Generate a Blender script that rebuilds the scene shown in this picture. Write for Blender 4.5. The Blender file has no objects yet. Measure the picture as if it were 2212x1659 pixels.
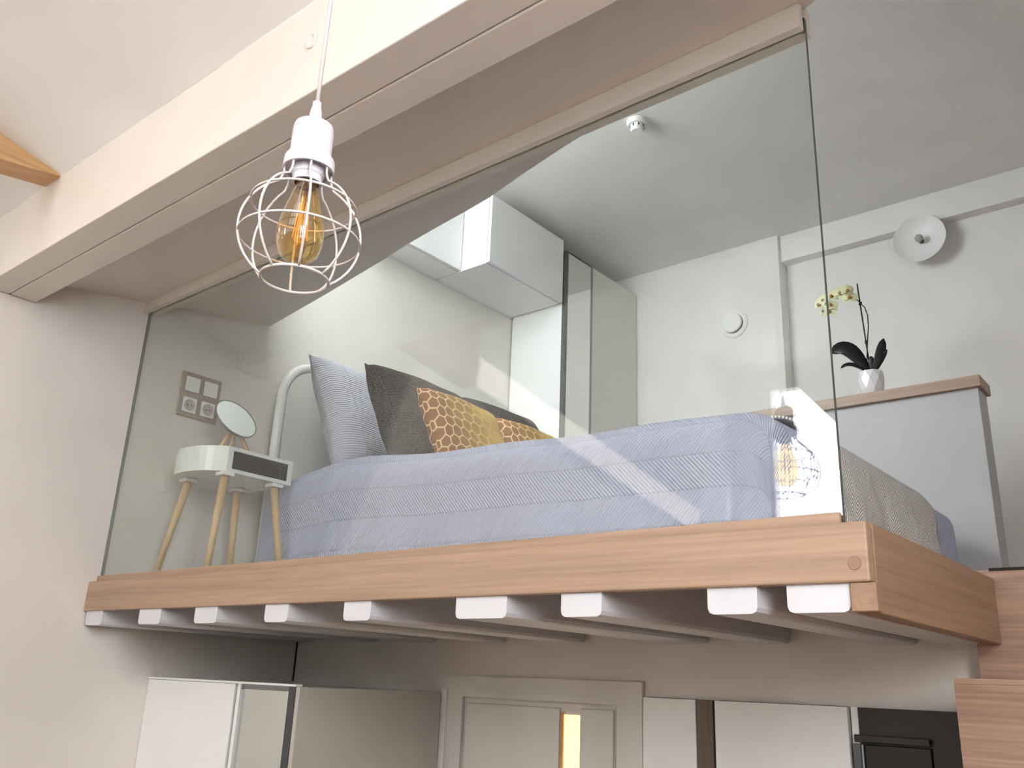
import bpy, bmesh, math, random
from mathutils import Vector, Matrix
random.seed(7)
SC = bpy.context.scene
COL = SC.collection
PI = math.pi

# ------------------------------------------------------------------ camera
cam_d = bpy.data.cameras.new('camera'); cam = bpy.data.objects.new('camera', cam_d); COL.objects.link(cam)
cam_d.sensor_fit = 'HORIZONTAL'; cam_d.sensor_width = 36.0
cam_d.lens = 1927.65 / 2212 * 36.0
cam_d.clip_start = 0.02
rgt = (0.77110183, 0.6354255, 0.04045241); fwd = (-0.61256868, 0.72303455, 0.31934411); up = (0.1736709, -0.27102671, 0.94677502)
cam.matrix_world = Matrix(((rgt[0], up[0], -fwd[0], 2.89589), (rgt[1], up[1], -fwd[1], -1.41102), (rgt[2], up[2], -fwd[2], -0.27753), (0, 0, 0, 1)))
SC.camera = cam

# ------------------------------------------------------------------ colour management, world, lights
SC.view_settings.view_transform = 'Standard'; SC.view_settings.look = 'None'
SC.view_settings.gamma = 1.0; SC.view_settings.use_curve_mapping = False
SC.view_settings.exposure = 0.35
SC.cycles.use_denoising = True
SC.cycles.max_bounces = 7; SC.cycles.diffuse_bounces = 4; SC.cycles.glossy_bounces = 3
SC.cycles.use_adaptive_sampling = True; SC.cycles.adaptive_threshold = .15; SC.cycles.adaptive_min_samples = 10
SC.cycles.transparent_max_bounces = 16
SC.cycles.caustics_reflective = False; SC.cycles.caustics_refractive = False
SC.cycles.sample_clamp_indirect = 6.0
W = bpy.data.worlds.new('sky'); SC.world = W; W.use_nodes = True
bg = W.node_tree.nodes['Background']; bg.inputs[0].default_value = (0.86, 0.93, 1.0, 1); bg.inputs[1].default_value = .6

def sun_light(direction, strength, color):
    d = bpy.data.lights.new('sun', 'SUN'); d.energy = strength; d.color = color; d.angle = 0.009
    o = bpy.data.objects.new('sun', d); COL.objects.link(o)
    o.rotation_euler = Vector(direction).to_track_quat('-Z', 'Y').to_euler(); o.location = (6, -6, 6)
def area_light(name, loc, direction, sx, sy, power, color):
    d = bpy.data.lights.new(name, 'AREA'); d.shape = 'RECTANGLE'; d.size = sx; d.size_y = sy; d.energy = power; d.color = color
    o = bpy.data.objects.new(name, d); COL.objects.link(o); o.location = loc
    o.rotation_euler = Vector(direction).to_track_quat('-Z', 'Z').to_euler()
    return o
sun_light((-1, .3, -.8), 10.5, (1.0, .95, .88))
area_light('daylight_balcony_door', (.57, -4.70, 1.22), (0, 1, 0), .56, 1.36, 34, (.95, .97, 1.0))
area_light('added_end_light', (2.2, -4.72, 1.45), (0, 1, 0), 2.2, .95, 9, (1.0, .98, .97))  # added light for the room, through an invented wide end opening
area_light('daylight_roof_window', (2.4, -3.1, 2.22), (0, .25, -1), 1.5, 2.4, 30, (.94, .97, 1.0))
area_light('added_side_light', (3.86, -1.5, .64), (-1, .12, 0), 1.3, 1.2, 66, (.97, .98, 1.0))  # added fill from the right, no window opening behind it
area_light('daylight_dormer_window', (.62, .16, 1.60), (.25, .80, -.50), 1.0, .8, 28, (.90, .97, 1.0))

# ------------------------------------------------------------------ helpers
def lin(c):
    return tuple((x / 12.92 if x <= .04045 else ((x + .055) / 1.055) ** 2.4) for x in c)
def hexc(h):
    return lin(tuple(int(h[i:i + 2], 16) / 255 for i in (0, 2, 4)))
MATS = {}
def newmat(name):
    m = bpy.data.materials.new(name); m.use_nodes = True; nt = m.node_tree
    return m, nt, nt.nodes['Principled BSDF'], nt.nodes['Material Output']
def node(nt, t, **kw):
    n = nt.nodes.new(t)
    for k, v in kw.items():
        if k.startswith('i_'): n.inputs[k[2:]].default_value = v
        elif k.startswith('n_'): n.inputs[int(k[2:])].default_value = v
        else: setattr(n, k, v)
    return n
def L(nt, a, b): nt.links.new(a, b)
def paint(name, color, rough=.55, bump=.02, scale=60, var=.03, metallic=0.0, spec=.5):
    m, nt, p, out = newmat(name)
    tc = node(nt, 'ShaderNodeTexCoord'); nz = node(nt, 'ShaderNodeTexNoise', i_Scale=scale, i_Detail=1.0)
    L(nt, tc.outputs['Object'], nz.inputs['Vector'])
    nz2 = node(nt, 'ShaderNodeTexNoise', i_Scale=3.0, i_Detail=1.0); L(nt, tc.outputs['Object'], nz2.inputs['Vector'])
    cr = node(nt, 'ShaderNodeValToRGB')
    c = hexc(color)
    cr.color_ramp.elements[0].color = tuple(x * (1 - var) for x in c) + (1,); cr.color_ramp.elements[1].color = tuple(min(1, x * (1 + var)) for x in c) + (1,)
    cr.color_ramp.elements[0].position = .3; cr.color_ramp.elements[1].position = .7
    L(nt, nz2.outputs['Fac'], cr.inputs['Fac']); L(nt, cr.outputs['Color'], p.inputs['Base Color'])
    p.inputs['Roughness'].default_value = rough; p.inputs['Metallic'].default_value = metallic
    p.inputs['Specular IOR Level'].default_value = spec
    if bump:
        b = node(nt, 'ShaderNodeBump', i_Strength=bump * 10, i_Distance=.002); L(nt, nz.outputs['Fac'], b.inputs['Height']); L(nt, b.outputs['Normal'], p.inputs['Normal'])
    MATS[name] = m; return m
def wood(name, light, dark, axis='X', scale=1.0, rough=.45, contrast=1.0, fine=1.0):
    m, nt, p, out = newmat(name)
    tc = node(nt, 'ShaderNodeTexCoord'); mp = node(nt, 'ShaderNodeMapping')
    s = [38 * scale] * 3; s['XYZ'.index(axis)] = 1.3 * scale
    mp.inputs['Scale'].default_value = s
    L(nt, tc.outputs['Object'], mp.inputs['Vector'])
    n1 = node(nt, 'ShaderNodeTexNoise', i_Scale=1.0, i_Detail=6.0, i_Roughness=.62, i_Distortion=.35); L(nt, mp.outputs[0], n1.inputs['Vector'])
    mp2 = node(nt, 'ShaderNodeMapping'); s2 = [170 * scale * fine] * 3; s2['XYZ'.index(axis)] = 3.5 * scale; mp2.inputs['Scale'].default_value = s2
    L(nt, tc.outputs['Object'], mp2.inputs['Vector'])
    n2 = node(nt, 'ShaderNodeTexNoise', i_Scale=1.0, i_Detail=3.0); L(nt, mp2.outputs[0], n2.inputs['Vector'])
    mx = node(nt, 'ShaderNodeMix', data_type='FLOAT'); mx.inputs[0].default_value = .4; L(nt, n1.outputs['Fac'], mx.inputs[2]); L(nt, n2.outputs['Fac'], mx.inputs[3])
    cr = node(nt, 'ShaderNodeValToRGB'); cr.color_ramp.elements[0].position = .5 - .16 / contrast; cr.color_ramp.elements[1].position = .5 + .16 / contrast
    cr.color_ramp.elements[0].color = hexc(dark) + (1,); cr.color_ramp.elements[1].color = hexc(light) + (1,)
    L(nt, mx.outputs[0], cr.inputs['Fac']); L(nt, cr.outputs['Color'], p.inputs['Base Color'])
    p.inputs['Roughness'].default_value = rough
    b = node(nt, 'ShaderNodeBump', i_Strength=.15, i_Distance=.001); L(nt, n2.outputs['Fac'], b.inputs['Height']); L(nt, b.outputs['Normal'], p.inputs['Normal'])
    MATS[name] = m; return m
def thin_glass(name, tint, refl=1.0, ior=1.5, rough=0.0):
    m, nt, p, out = newmat(name); nt.nodes.remove(p)
    tr = node(nt, 'ShaderNodeBsdfTransparent'); tr.inputs[0].default_value = tint + (1,)
    gl = node(nt, 'ShaderNodeBsdfGlossy'); gl.inputs['Roughness'].default_value = rough; gl.inputs[0].default_value = (1, 1, 1, 1)
    ge = node(nt, 'ShaderNodeNewGeometry')
    mm = node(nt, 'ShaderNodeMapRange', n_1=0.0, n_2=1.0, n_3=ior, n_4=1 / ior); L(nt, ge.outputs['Backfacing'], mm.inputs[0])
    fr = node(nt, 'ShaderNodeFresnel'); L(nt, mm.outputs[0], fr.inputs['IOR'])
    mu = node(nt, 'ShaderNodeMath', operation='MULTIPLY', n_1=refl); L(nt, fr.outputs[0], mu.inputs[0])
    mx = node(nt, 'ShaderNodeMixShader'); L(nt, mu.outputs[0], mx.inputs[0]); L(nt, tr.outputs[0], mx.inputs[1]); L(nt, gl.outputs[0], mx.inputs[2])
    L(nt, mx.outputs[0], out.inputs['Surface']); MATS[name] = m; return m
def plain(name, color, rough=.5, metallic=0.0, spec=.5, emit=None, estr=0):
    m, nt, p, out = newmat(name); c = hexc(color) + (1,)
    nz = node(nt, 'ShaderNodeTexNoise', i_Scale=40.0); mx = node(nt, 'ShaderNodeMix', data_type='RGBA'); mx.inputs[0].default_value = 0
    L(nt, nz.outputs['Fac'], mx.inputs[0]); mx.inputs[6].default_value = tuple(x * .97 for x in c[:3]) + (1,); mx.inputs[7].default_value = c
    L(nt, mx.outputs[2], p.inputs['Base Color'])
    p.inputs['Roughness'].default_value = rough; p.inputs['Metallic'].default_value = metallic; p.inputs['Specular IOR Level'].default_value = spec
    if emit: p.inputs['Emission Color'].default_value = hexc(emit) + (1,); p.inputs['Emission Strength'].default_value = estr
    MATS[name] = m; return m

paint('wall_white', 'E9E6E2'); paint('ceiling_white', 'EFEDE9'); paint('beam_white', 'E8DFD5', rough=.5, bump=.05, scale=25)
paint('low_bounce_paint', 'A2978B', rough=.8); paint('half_wall_grey', 'BDBCBC'); paint('deck_taupe', 'A0968A'); paint('panel_shaded', 'B3ADA6', rough=.35, bump=.003); paint('plaster_warm', 'E3DCD5'); paint('lacquer_white', 'EDEDEB', rough=.25, bump=.003, var=.01); paint('lacquer_grey', 'D8D5CF', rough=.3, bump=.003, var=.01)
paint('joist_white', 'D3D2D6', rough=.5, bump=.04, scale=30)
paint('door_paint', 'D9D5CE', rough=.4, bump=.01)
wood('ash', 'B5977F', '987B63', 'X'); wood('ash_y', 'A6846A', '86664F', 'Y'); wood('stair_wood', 'BC9A86', '886856', 'X', rough=.42, contrast=.9)
wood('floor_oak', 'B4A18E', '93806E', 'Y', scale=.5); wood('cap_oak', 'B8A08C', '9C8270', 'X'); wood('pine', 'D0A67A', 'B08858', 'Y', scale=.6); wood('beech', 'DDBE92', 'C9A57A', 'Z', scale=1.2)
wood('taupe_wood', 'A8998B', '93857A', 'Y', scale=1.5); wood('dark_wood', '6E5A4A', '4C3B2F', 'Z')
plain('aluminium', '8C8E90', .35, 1.0); plain('aluminium_dark', '5A5C5E', .4, .8); plain('mirror', 'E4E8E4', .02, 1.0)
plain('plastic_white', 'F0EFEC', .35); plain('plastic_dark', '2A2A2A', .5); plain('metal_white', 'D6D3DC', .45); plain('wire_white', 'CFC6C5', .5)
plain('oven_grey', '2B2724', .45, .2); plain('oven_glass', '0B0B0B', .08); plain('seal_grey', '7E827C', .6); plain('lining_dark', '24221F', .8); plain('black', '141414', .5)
plain('leaf', '10140F', .45); plain('stem', '17180F', .6); plain('petal', 'E4E4B8', .6); plain('petal_heart', 'A98148', .6)
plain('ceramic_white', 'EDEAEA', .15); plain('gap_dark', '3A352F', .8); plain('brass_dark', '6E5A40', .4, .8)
plain('filament', 'E8924A', .5, 0, .5, 'FF9A4A', .6); plain('lit_pane', 'FFE9A8', .4, 0, .5, 'FFD98A', 1.6)
plain('fitting_grey', 'B9B3AF', .5); plain('carpet_dark', '2B2522', .9)
thin_glass('glass_clear', (.955, .972, .958), .9); thin_glass('glass_amber', (1.0, .84, .52), 1.6); plain('glass_edge', '2F3A36', .15)
MATS['glass_edge'].node_tree.nodes['Principled BSDF'].inputs['Coat Weight'].default_value = .5

# bedspread: quilted bands of slanted ribs
def quilt(name, color, rib=.011, band=.085, strength=.55, slope=.9, dist=.004):
    m, nt, p, out = newmat(name)
    uv = node(nt, 'ShaderNodeUVMap'); sp = node(nt, 'ShaderNodeSeparateXYZ'); L(nt, uv.outputs[0], sp.inputs[0])
    dv = node(nt, 'ShaderNodeMath', operation='DIVIDE', n_1=band * 2); L(nt, sp.outputs['Y'], dv.inputs[0])
    pp = node(nt, 'ShaderNodeMath', operation='PINGPONG', n_1=.5); L(nt, dv.outputs[0], pp.inputs[0])
    ml = node(nt, 'ShaderNodeMath', operation='MULTIPLY', n_1=band * 2 * slope); L(nt, pp.outputs[0], ml.inputs[0])
    ad = node(nt, 'ShaderNodeMath', operation='ADD'); L(nt, sp.outputs['X'], ad.inputs[0]); L(nt, ml.outputs[0], ad.inputs[1])
    fr = node(nt, 'ShaderNodeMath', operation='MULTIPLY', n_1=2 * PI / rib); L(nt, ad.outputs[0], fr.inputs[0])
    sn = node(nt, 'ShaderNodeMath', operation='SINE'); L(nt, fr.outputs[0], sn.inputs[0])
    # seam lines between bands
    b2 = node(nt, 'ShaderNodeMath', operation='DIVIDE', n_1=band); L(nt, sp.outputs['Y'], b2.inputs[0])
    p2 = node(nt, 'ShaderNodeMath', operation='PINGPONG', n_1=.5); L(nt, b2.outputs[0], p2.inputs[0])
    sm = node(nt, 'ShaderNodeMapRange', n_1=0.0, n_2=.05, n_3=-2.0, n_4=0.0); L(nt, p2.outputs[0], sm.inputs[0])
    a2 = node(nt, 'ShaderNodeMath', operation='ADD'); L(nt, sn.outputs[0], a2.inputs[0]); L(nt, sm.outputs[0], a2.inputs[1])
    bp = node(nt, 'ShaderNodeBump', i_Strength=strength, i_Distance=dist); L(nt, a2.outputs[0], bp.inputs['Height']); L(nt, bp.outputs[0], p.inputs['Normal'])
    c = hexc(color)
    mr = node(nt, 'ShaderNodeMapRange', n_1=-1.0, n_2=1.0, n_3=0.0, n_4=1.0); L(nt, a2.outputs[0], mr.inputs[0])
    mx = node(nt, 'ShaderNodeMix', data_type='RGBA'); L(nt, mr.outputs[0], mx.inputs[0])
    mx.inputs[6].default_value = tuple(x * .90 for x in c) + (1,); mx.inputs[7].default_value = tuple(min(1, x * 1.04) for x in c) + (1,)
    L(nt, mx.outputs[2], p.inputs['Base Color']); p.inputs['Roughness'].default_value = .8
    p.inputs['Sheen Weight'].default_value = .15
    MATS[name] = m
quilt('quilt_blue', 'C0C5E2'); quilt('quilt_pillow', 'BDBFCC', rib=.010, band=.12, strength=.5, slope=0.0)
def herringbone(name):
    m, nt, p, out = newmat(name)
    uv = node(nt, 'ShaderNodeUVMap'); sp = node(nt, 'ShaderNodeSeparateXYZ'); L(nt, uv.outputs[0], sp.inputs[0])
    pp = node(nt, 'ShaderNodeMath', operation='PINGPONG', n_1=.024); L(nt, sp.outputs['Y'], pp.inputs[0])
    ml = node(nt, 'ShaderNodeMath', operation='MULTIPLY', n_1=1.0); L(nt, pp.outputs[0], ml.inputs[0])
    ad = node(nt, 'ShaderNodeMath', operation='ADD'); L(nt, sp.outputs['X'], ad.inputs[0]); L(nt, ml.outputs[0], ad.inputs[1])
    fr = node(nt, 'ShaderNodeMath', operation='MULTIPLY', n_1=2 * PI / .0092); L(nt, ad.outputs[0], fr.inputs[0])
    sn = node(nt, 'ShaderNodeMath', operation='SINE'); L(nt, fr.outputs[0], sn.inputs[0])
    mr = node(nt, 'ShaderNodeMapRange', n_1=-.6, n_2=.5, n_3=0.0, n_4=1.0); L(nt, sn.outputs[0], mr.inputs[0])
    mx = node(nt, 'ShaderNodeMix', data_type='RGBA'); L(nt, mr.outputs[0], mx.inputs[0])
    mx.inputs[6].default_value = hexc('9C9896') + (1,); mx.inputs[7].default_value = hexc('FBF8F3') + (1,)
    L(nt, mx.outputs[2], p.inputs['Base Color']); p.inputs['Roughness'].default_value = .9
    bp = node(nt, 'ShaderNodeBump', i_Strength=.3, i_Distance=.002); L(nt, sn.outputs[0], bp.inputs['Height']); L(nt, bp.outputs[0], p.inputs['Normal'])
    MATS[name] = m
herringbone('throw_herringbone')
def waffle(name, color):
    m, nt, p, out = newmat(name)
    uv = node(nt, 'ShaderNodeUVMap'); sp = node(nt, 'ShaderNodeSeparateXYZ'); L(nt, uv.outputs[0], sp.inputs[0])
    s = []
    for ax in 'XY':
        a = node(nt, 'ShaderNodeMath', operation='MULTIPLY', n_1=2 * PI / .0125); L(nt, sp.outputs[ax], a.inputs[0])
        b = node(nt, 'ShaderNodeMath', operation='SINE'); L(nt, a.outputs[0], b.inputs[0]); s.append(b)
    mx = node(nt, 'ShaderNodeMath', operation='MAXIMUM'); L(nt, s[0].outputs[0], mx.inputs[0]); L(nt, s[1].outputs[0], mx.inputs[1])
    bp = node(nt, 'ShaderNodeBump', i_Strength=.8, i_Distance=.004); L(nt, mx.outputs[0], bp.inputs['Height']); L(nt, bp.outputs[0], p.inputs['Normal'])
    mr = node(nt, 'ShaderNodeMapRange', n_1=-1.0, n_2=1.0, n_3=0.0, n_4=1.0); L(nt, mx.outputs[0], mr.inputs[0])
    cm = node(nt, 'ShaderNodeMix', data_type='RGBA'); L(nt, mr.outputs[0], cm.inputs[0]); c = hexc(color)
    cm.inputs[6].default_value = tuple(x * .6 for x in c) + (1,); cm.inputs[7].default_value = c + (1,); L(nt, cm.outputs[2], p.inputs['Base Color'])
    p.inputs['Roughness'].default_value = .9; MATS[name] = m
waffle('waffle_brown', '3B3532')
def honeycomb(name):
    # hexagonal cells with pale outlines, cells fading from brown to ochre along U
    m, nt, p, out = newmat(name)
    uv = node(nt, 'ShaderNodeUVMap')
    sc = .046
    def v(op, a, b=None):
        n = node(nt, 'ShaderNodeVectorMath', operation=op)
        L(nt, a, n.inputs[0])
        if b is not None:
            if isinstance(b, tuple): n.inputs[1].default_value = b
            else: L(nt, b, n.inputs[1])
        return n.outputs['Value'] if op in ('LENGTH', 'DOT_PRODUCT') else n.outputs['Vector']
    def mth(op, a, b=None):
        n = node(nt, 'ShaderNodeMath', operation=op); L(nt, a, n.inputs[0])
        if b is not None:
            if isinstance(b, (int, float)): n.inputs[1].default_value = b
            else: L(nt, b, n.inputs[1])
        return n.outputs[0]
    per = (sc * 1.0, sc * 1.7320508, 1.0)
    half = (per[0] / 2, per[1] / 2, .5)
    u = v('ADD', uv.outputs[0], (5.0 * 1, 5.0, .5))
    a = v('SUBTRACT', v('MODULO', u, per), half)
    b = v('SUBTRACT', v('MODULO', v('ADD', u, half), per), half)
    flat = lambda w: v('MULTIPLY', w, (1, 1, 0))
    a, b = flat(a), flat(b)
    la, lb = v('LENGTH', a), v('LENGTH', b)
    lt = mth('LESS_THAN', la, lb)
    mixv = node(nt, 'ShaderNodeMix', data_type='VECTOR'); L(nt, lt, mixv.inputs[0]); L(nt, b, mixv.inputs[4]); L(nt, a, mixv.inputs[5])
    g = v('ABSOLUTE', mixv.outputs[1])
    d = mth('MAXIMUM', v('DOT_PRODUCT', g, (.5, .8660254, 0)), v('DOT_PRODUCT', g, (1, 0, 0)))
    edge = mth('GREATER_THAN', d, sc * .5 * .87)
    sp = node(nt, 'ShaderNodeSeparateXYZ'); L(nt, uv.outputs[0], sp.inputs[0])
    nz = node(nt, 'ShaderNodeTexNoise', i_Scale=14.0, i_Detail=3.0); L(nt, uv.outputs[0], nz.inputs['Vector'])
    nzs = mth('MULTIPLY', mth('SUBTRACT', nz.outputs['Fac'], .5), .16)
    t = mth('ADD', sp.outputs['X'], nzs)
    cr = node(nt, 'ShaderNodeValToRGB'); e = cr.color_ramp.elements
    e[0].position = .02; e[0].color = hexc('8C5412') + (1,); e[1].position = .26; e[1].color = hexc('C9A03F') + (1,)
    L(nt, t, cr.inputs['Fac'])
    ec = node(nt, 'ShaderNodeValToRGB'); f = ec.color_ramp.elements
    f[0].position = .10; f[0].color = hexc('E7C08C') + (1,); f[1].position = .28; f[1].color = hexc('D2AE55') + (1,); L(nt, t, ec.inputs['Fac'])
    cm = node(nt, 'ShaderNodeMix', data_type='RGBA'); L(nt, edge, cm.inputs[0]); L(nt, cr.outputs[0], cm.inputs[6]); L(nt, ec.outputs[0], cm.inputs[7])
    L(nt, cm.outputs[2], p.inputs['Base Color']); p.inputs['Roughness'].default_value = .75
    MATS[name] = m
honeycomb('honeycomb_print')

# mesh helpers ---------------------------------------------------------
def box_bm(bm, x0, x1, y0, y1, z0, z1, mi=0):
    vs = [bm.verts.new((x, y, z)) for z in (z0, z1) for y in (y0, y1) for x in (x0, x1)]
    fs = [(0, 2, 3, 1), (4, 5, 7, 6), (0, 1, 5, 4), (2, 6, 7, 3), (0, 4, 6, 2), (1, 3, 7, 5)]
    out = []
    for f in fs:
        q = bm.faces.new([vs[i] for i in f]); q.material_index = mi; out.append(q)
    return out
def prism_bm(bm, pts, h, mi=0):
    """pts: 3D polygon; h: extrusion vector"""
    a = [bm.verts.new(p) for p in pts]; b = [bm.verts.new(Vector(p) + Vector(h)) for p in pts]
    n = len(pts)
    fs = [bm.faces.new(a[::-1]), bm.faces.new(b)] + [bm.faces.new((a[i], a[(i + 1) % n], b[(i + 1) % n], b[i])) for i in range(n)]
    for f in fs: f.material_index = mi
def obj(name, bm, mat, parent=None, bevel=0, seg=2, smooth=False, recalc=True):
    if bevel: bmesh.ops.bevel(bm, geom=list(bm.edges), offset=bevel, segments=seg, profile=.5, affect='EDGES')
    if recalc: bmesh.ops.recalc_face_normals(bm, faces=list(bm.faces))
    me = bpy.data.meshes.new(name); bm.to_mesh(me); bm.free()
    for mm in (mat if isinstance(mat, (list, tuple)) else [mat]): me.materials.append(MATS[mm])
    if smooth:
        for p in me.polygons: p.use_smooth = True
    o = bpy.data.objects.new(name, me); COL.objects.link(o)
    if parent: o.parent = parent
    return o
def box(name, x0, x1, y0, y1, z0, z1, mat, parent=None, bevel=0, seg=2):
    bm = bmesh.new(); box_bm(bm, x0, x1, y0, y1, z0, z1)
    return obj(name, bm, mat, parent, bevel, seg)
def tag(o, label, cat, group=None):
    o['label'] = label; o['category'] = cat
    if group: o['group'] = group
    return o
def struct(o, label=None):
    o['kind'] = 'structure'
    if label: o['label'] = label
    return o
def thing(name, label, cat, loc=(0, 0, 0), group=None):
    o = bpy.data.objects.new(name, None); COL.objects.link(o); o.location = loc; o.empty_display_size = .05
    return tag(o, label, cat, group)
def place(parent, *kids):
    """parts are modelled in world coordinates: keep them there under the empty"""
    for k in kids: k.matrix_parent_inverse = Matrix.Translation(parent.location).inverted()
def lathe_bm(bm, prof, n=24, axis_m=None, mi=0):
    rings = []
    for r, z in prof:
        if r < 1e-6: rings.append([bm.verts.new((0, 0, z))])
        else: rings.append([bm.verts.new((r * math.cos(2 * PI * i / n), r * math.sin(2 * PI * i / n), z)) for i in range(n)])
    new = [v for r in rings for v in r]
    for a, b in zip(rings, rings[1:]):
        for i in range(n):
            j = (i + 1) % n
            if len(a) == 1 and len(b) == 1: continue
            if len(a) == 1: f = bm.faces.new((a[0], b[i], b[j]))
            elif len(b) == 1: f = bm.faces.new((a[i], b[0], a[j]))
            else: f = bm.faces.new((a[i], b[i], b[j], a[j]))
            f.material_index = mi
    if axis_m is not None: bmesh.ops.transform(bm, matrix=axis_m, verts=new)
def tube_bm(bm, pts, r, n=8, closed=False, cap=True, taper=None):
    pts = [Vector(p) for p in pts]; m = len(pts); rings = []
    prev = None
    for i, p in enumerate(pts):
        if closed: t = pts[(i + 1) % m] - pts[i - 1]
        else: t = pts[min(i + 1, m - 1)] - pts[max(i - 1, 0)]
        t.normalize()
        if prev is None:
            ref = Vector((0, 0, 1)) if abs(t.z) < .9 else Vector((1, 0, 0))
            u = t.cross(ref).normalized()
        else:
            u = (prev - t * prev.dot(t)).normalized()
        prev = u; w = t.cross(u)
        rr = r if taper is None else r + (taper - r) * i / (m - 1)
        rings.append([bm.verts.new(p + (u * math.cos(2 * PI * k / n) + w * math.sin(2 * PI * k / n)) * rr) for k in range(n)])
    k = m if closed else m - 1
    for i in range(k):
        a, b = rings[i], rings[(i + 1) % m]
        for j in range(n): bm.faces.new((a[j], a[(j + 1) % n], b[(j + 1) % n], b[j]))
    if cap and not closed: bm.faces.new(rings[0][::-1]); bm.faces.new(rings[-1])
def tube(name, pts, r, mat, parent=None, n=8, closed=False, taper=None):
    bm = bmesh.new(); tube_bm(bm, pts, r, n, closed, True, taper)
    return obj(name, bm, mat, parent, smooth=True)
def lathe(name, prof, mat, parent=None, n=24, M=None, smooth=True):
    bm = bmesh.new(); lathe_bm(bm, prof, n, M)
    bmesh.ops.remove_doubles(bm, verts=list(bm.verts), dist=1e-6)
    o = obj(name, bm, mat, parent, smooth=smooth)
    if smooth:
        try: o.data.set_sharp_from_angle(angle=math.radians(40))
        except Exception: pass
    return o
def T(x, y, z): return Matrix.Translation((x, y, z))
ROT_NY = Matrix.Rotation(PI / 2, 4, 'X')       # lathe axis +Z -> -Y
ROT_PX = Matrix.Rotation(PI / 2, 4, 'Y')       # lathe axis +Z -> +X

# ------------------------------------------------------------------ setting
ZF = -2.3                                       # lower floor
XR = 3.9
struct(box('wall_left', -.12, 0, -4.7, 2.9, ZF, 2.85, 'plaster_warm'))
struct(box('wall_right', XR, XR + .12, -4.7, 2.9, -.1, 2.85, 'wall_white')); struct(box('wall_right_lower', XR, XR + .12, -4.7, 2.9, ZF, -.1, 'low_bounce_paint'))  # unseen lower part toned darker to cut light bounced from the right
struct(box('floor', 0, XR, -4.6, .8, ZF - .1, ZF, 'floor_oak'))
# upper back wall: a block that stands proud, then the recessed wall with a boxed header
struct(box('wall_back_block', 0, 1.224, 2.675, 2.9, 0, 2.03, 'wall_white', bevel=.002))
struct(box('wall_back', 1.224, XR, 2.764, 2.9, 0, 2.03, 'wall_white'))
struct(box('trim_1', 1.224, XR, 2.70, 2.764, 1.882, 2.03, 'wall_white', bevel=.002), 'white boxed header running under the ceiling')
struct(box('ceiling', 0, XR, .62, 2.9, 2.03, 2.1, 'ceiling_white'))
struct(box('sun_block_slab', 0, XR, -1.2, .62, 2.03, 2.1, 'ceiling_white'))  # unseen slab added to keep sun out of the dormer window
bm = bmesh.new(); box_bm(bm, 0, 2.40, .80, 2.764, -.04, 0); box_bm(bm, 2.40, XR, .7685, 2.764, -.04, 0)
struct(obj('floor_upper', bm, 'stair_wood'))
struct(box('wall_lower', 0, XR, .804, .90, ZF, -.04, 'plaster_warm'))
# low sloped soffit behind the beams and the upright wall over its far edge
EDGE = [(0, .492), (.15, .464), (.479, .401), (.857, .322), (1.015, .285), (1.163, .257), (1.25, .243), (1.285, .237), (1.413, .212), (1.568, .166), (1.719, .126), (1.856, .095), (1.966, .075), (2.09, .055), (2.385, .045), (2.400, .006), (2.426, -.004), (3.9, -.30)]
sof = lambda y, x=1.2: .961 + .163 * y + .0115 * x
bm = bmesh.new(); n = len(EDGE)
lo = [bm.verts.new((x, y, sof(y, x))) for x, y in EDGE]; hi = [bm.verts.new((x, y, sof(y, x) + .05)) for x, y in EDGE]
fl = [bm.verts.new((x, -.381, sof(-.381, x))) for x, y in EDGE]; fh = [bm.verts.new((x, -.381, sof(-.381, x) + .05)) for x, y in EDGE]
for i in range(n - 1):
    bm.faces.new((lo[i], lo[i + 1], fl[i + 1], fl[i])); bm.faces.new((hi[i], fh[i], fh[i + 1], hi[i + 1]))
    bm.faces.new((lo[i], hi[i], hi[i + 1], lo[i + 1])); bm.faces.new((fl[i], fl[i + 1], fh[i + 1], fh[i]))
bm.faces.new((lo[0], fl[0], fh[0], hi[0])); bm.faces.new((lo[-1], hi[-1], fh[-1], fl[-1]))
struct(obj('ceiling_soffit', bm, 'beam_white'))
bm = bmesh.new()
def edge_y(x):
    for (xa, ya), (xb, yb) in zip(EDGE, EDGE[1:]):
        if xa <= x <= xb: return ya + (yb - ya) * (x - xa) / max(1e-6, xb - xa)
def wall_piece(p, q, za, zb):
    (xa, ya), (xb, yb) = p, q; ya -= .015; yb -= .015
    prism_bm(bm, [(xa, ya, za if za is not None else sof(ya, xa) + .052), (xb, yb, za if za is not None else sof(yb, xb) + .052), (xb, yb, zb), (xa, ya, zb)], (0, -.06, 0))
for p, q in zip(EDGE, EDGE[1:]):
    if p[0] >= .15 and q[0] <= 1.25: wall_piece(p, q, None, 1.22); wall_piece(p, q, 1.96, 2.03)
    else: wall_piece(p, q, None, 2.03)
struct(obj('wall_front', bm, 'wall_white'))
bm = bmesh.new()
for xa, xb in ((.15, .19), (.68, .72), (1.21, 1.25)):
    ya, yb = edge_y(xa) - .03, edge_y(xb) - .03
    prism_bm(bm, [(xa, ya, 1.22), (xb, yb, 1.22), (xb, yb, 1.96), (xa, ya, 1.96)], (0, -.03, 0))
struct(obj('window_1', bm, 'lacquer_white'))
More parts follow.
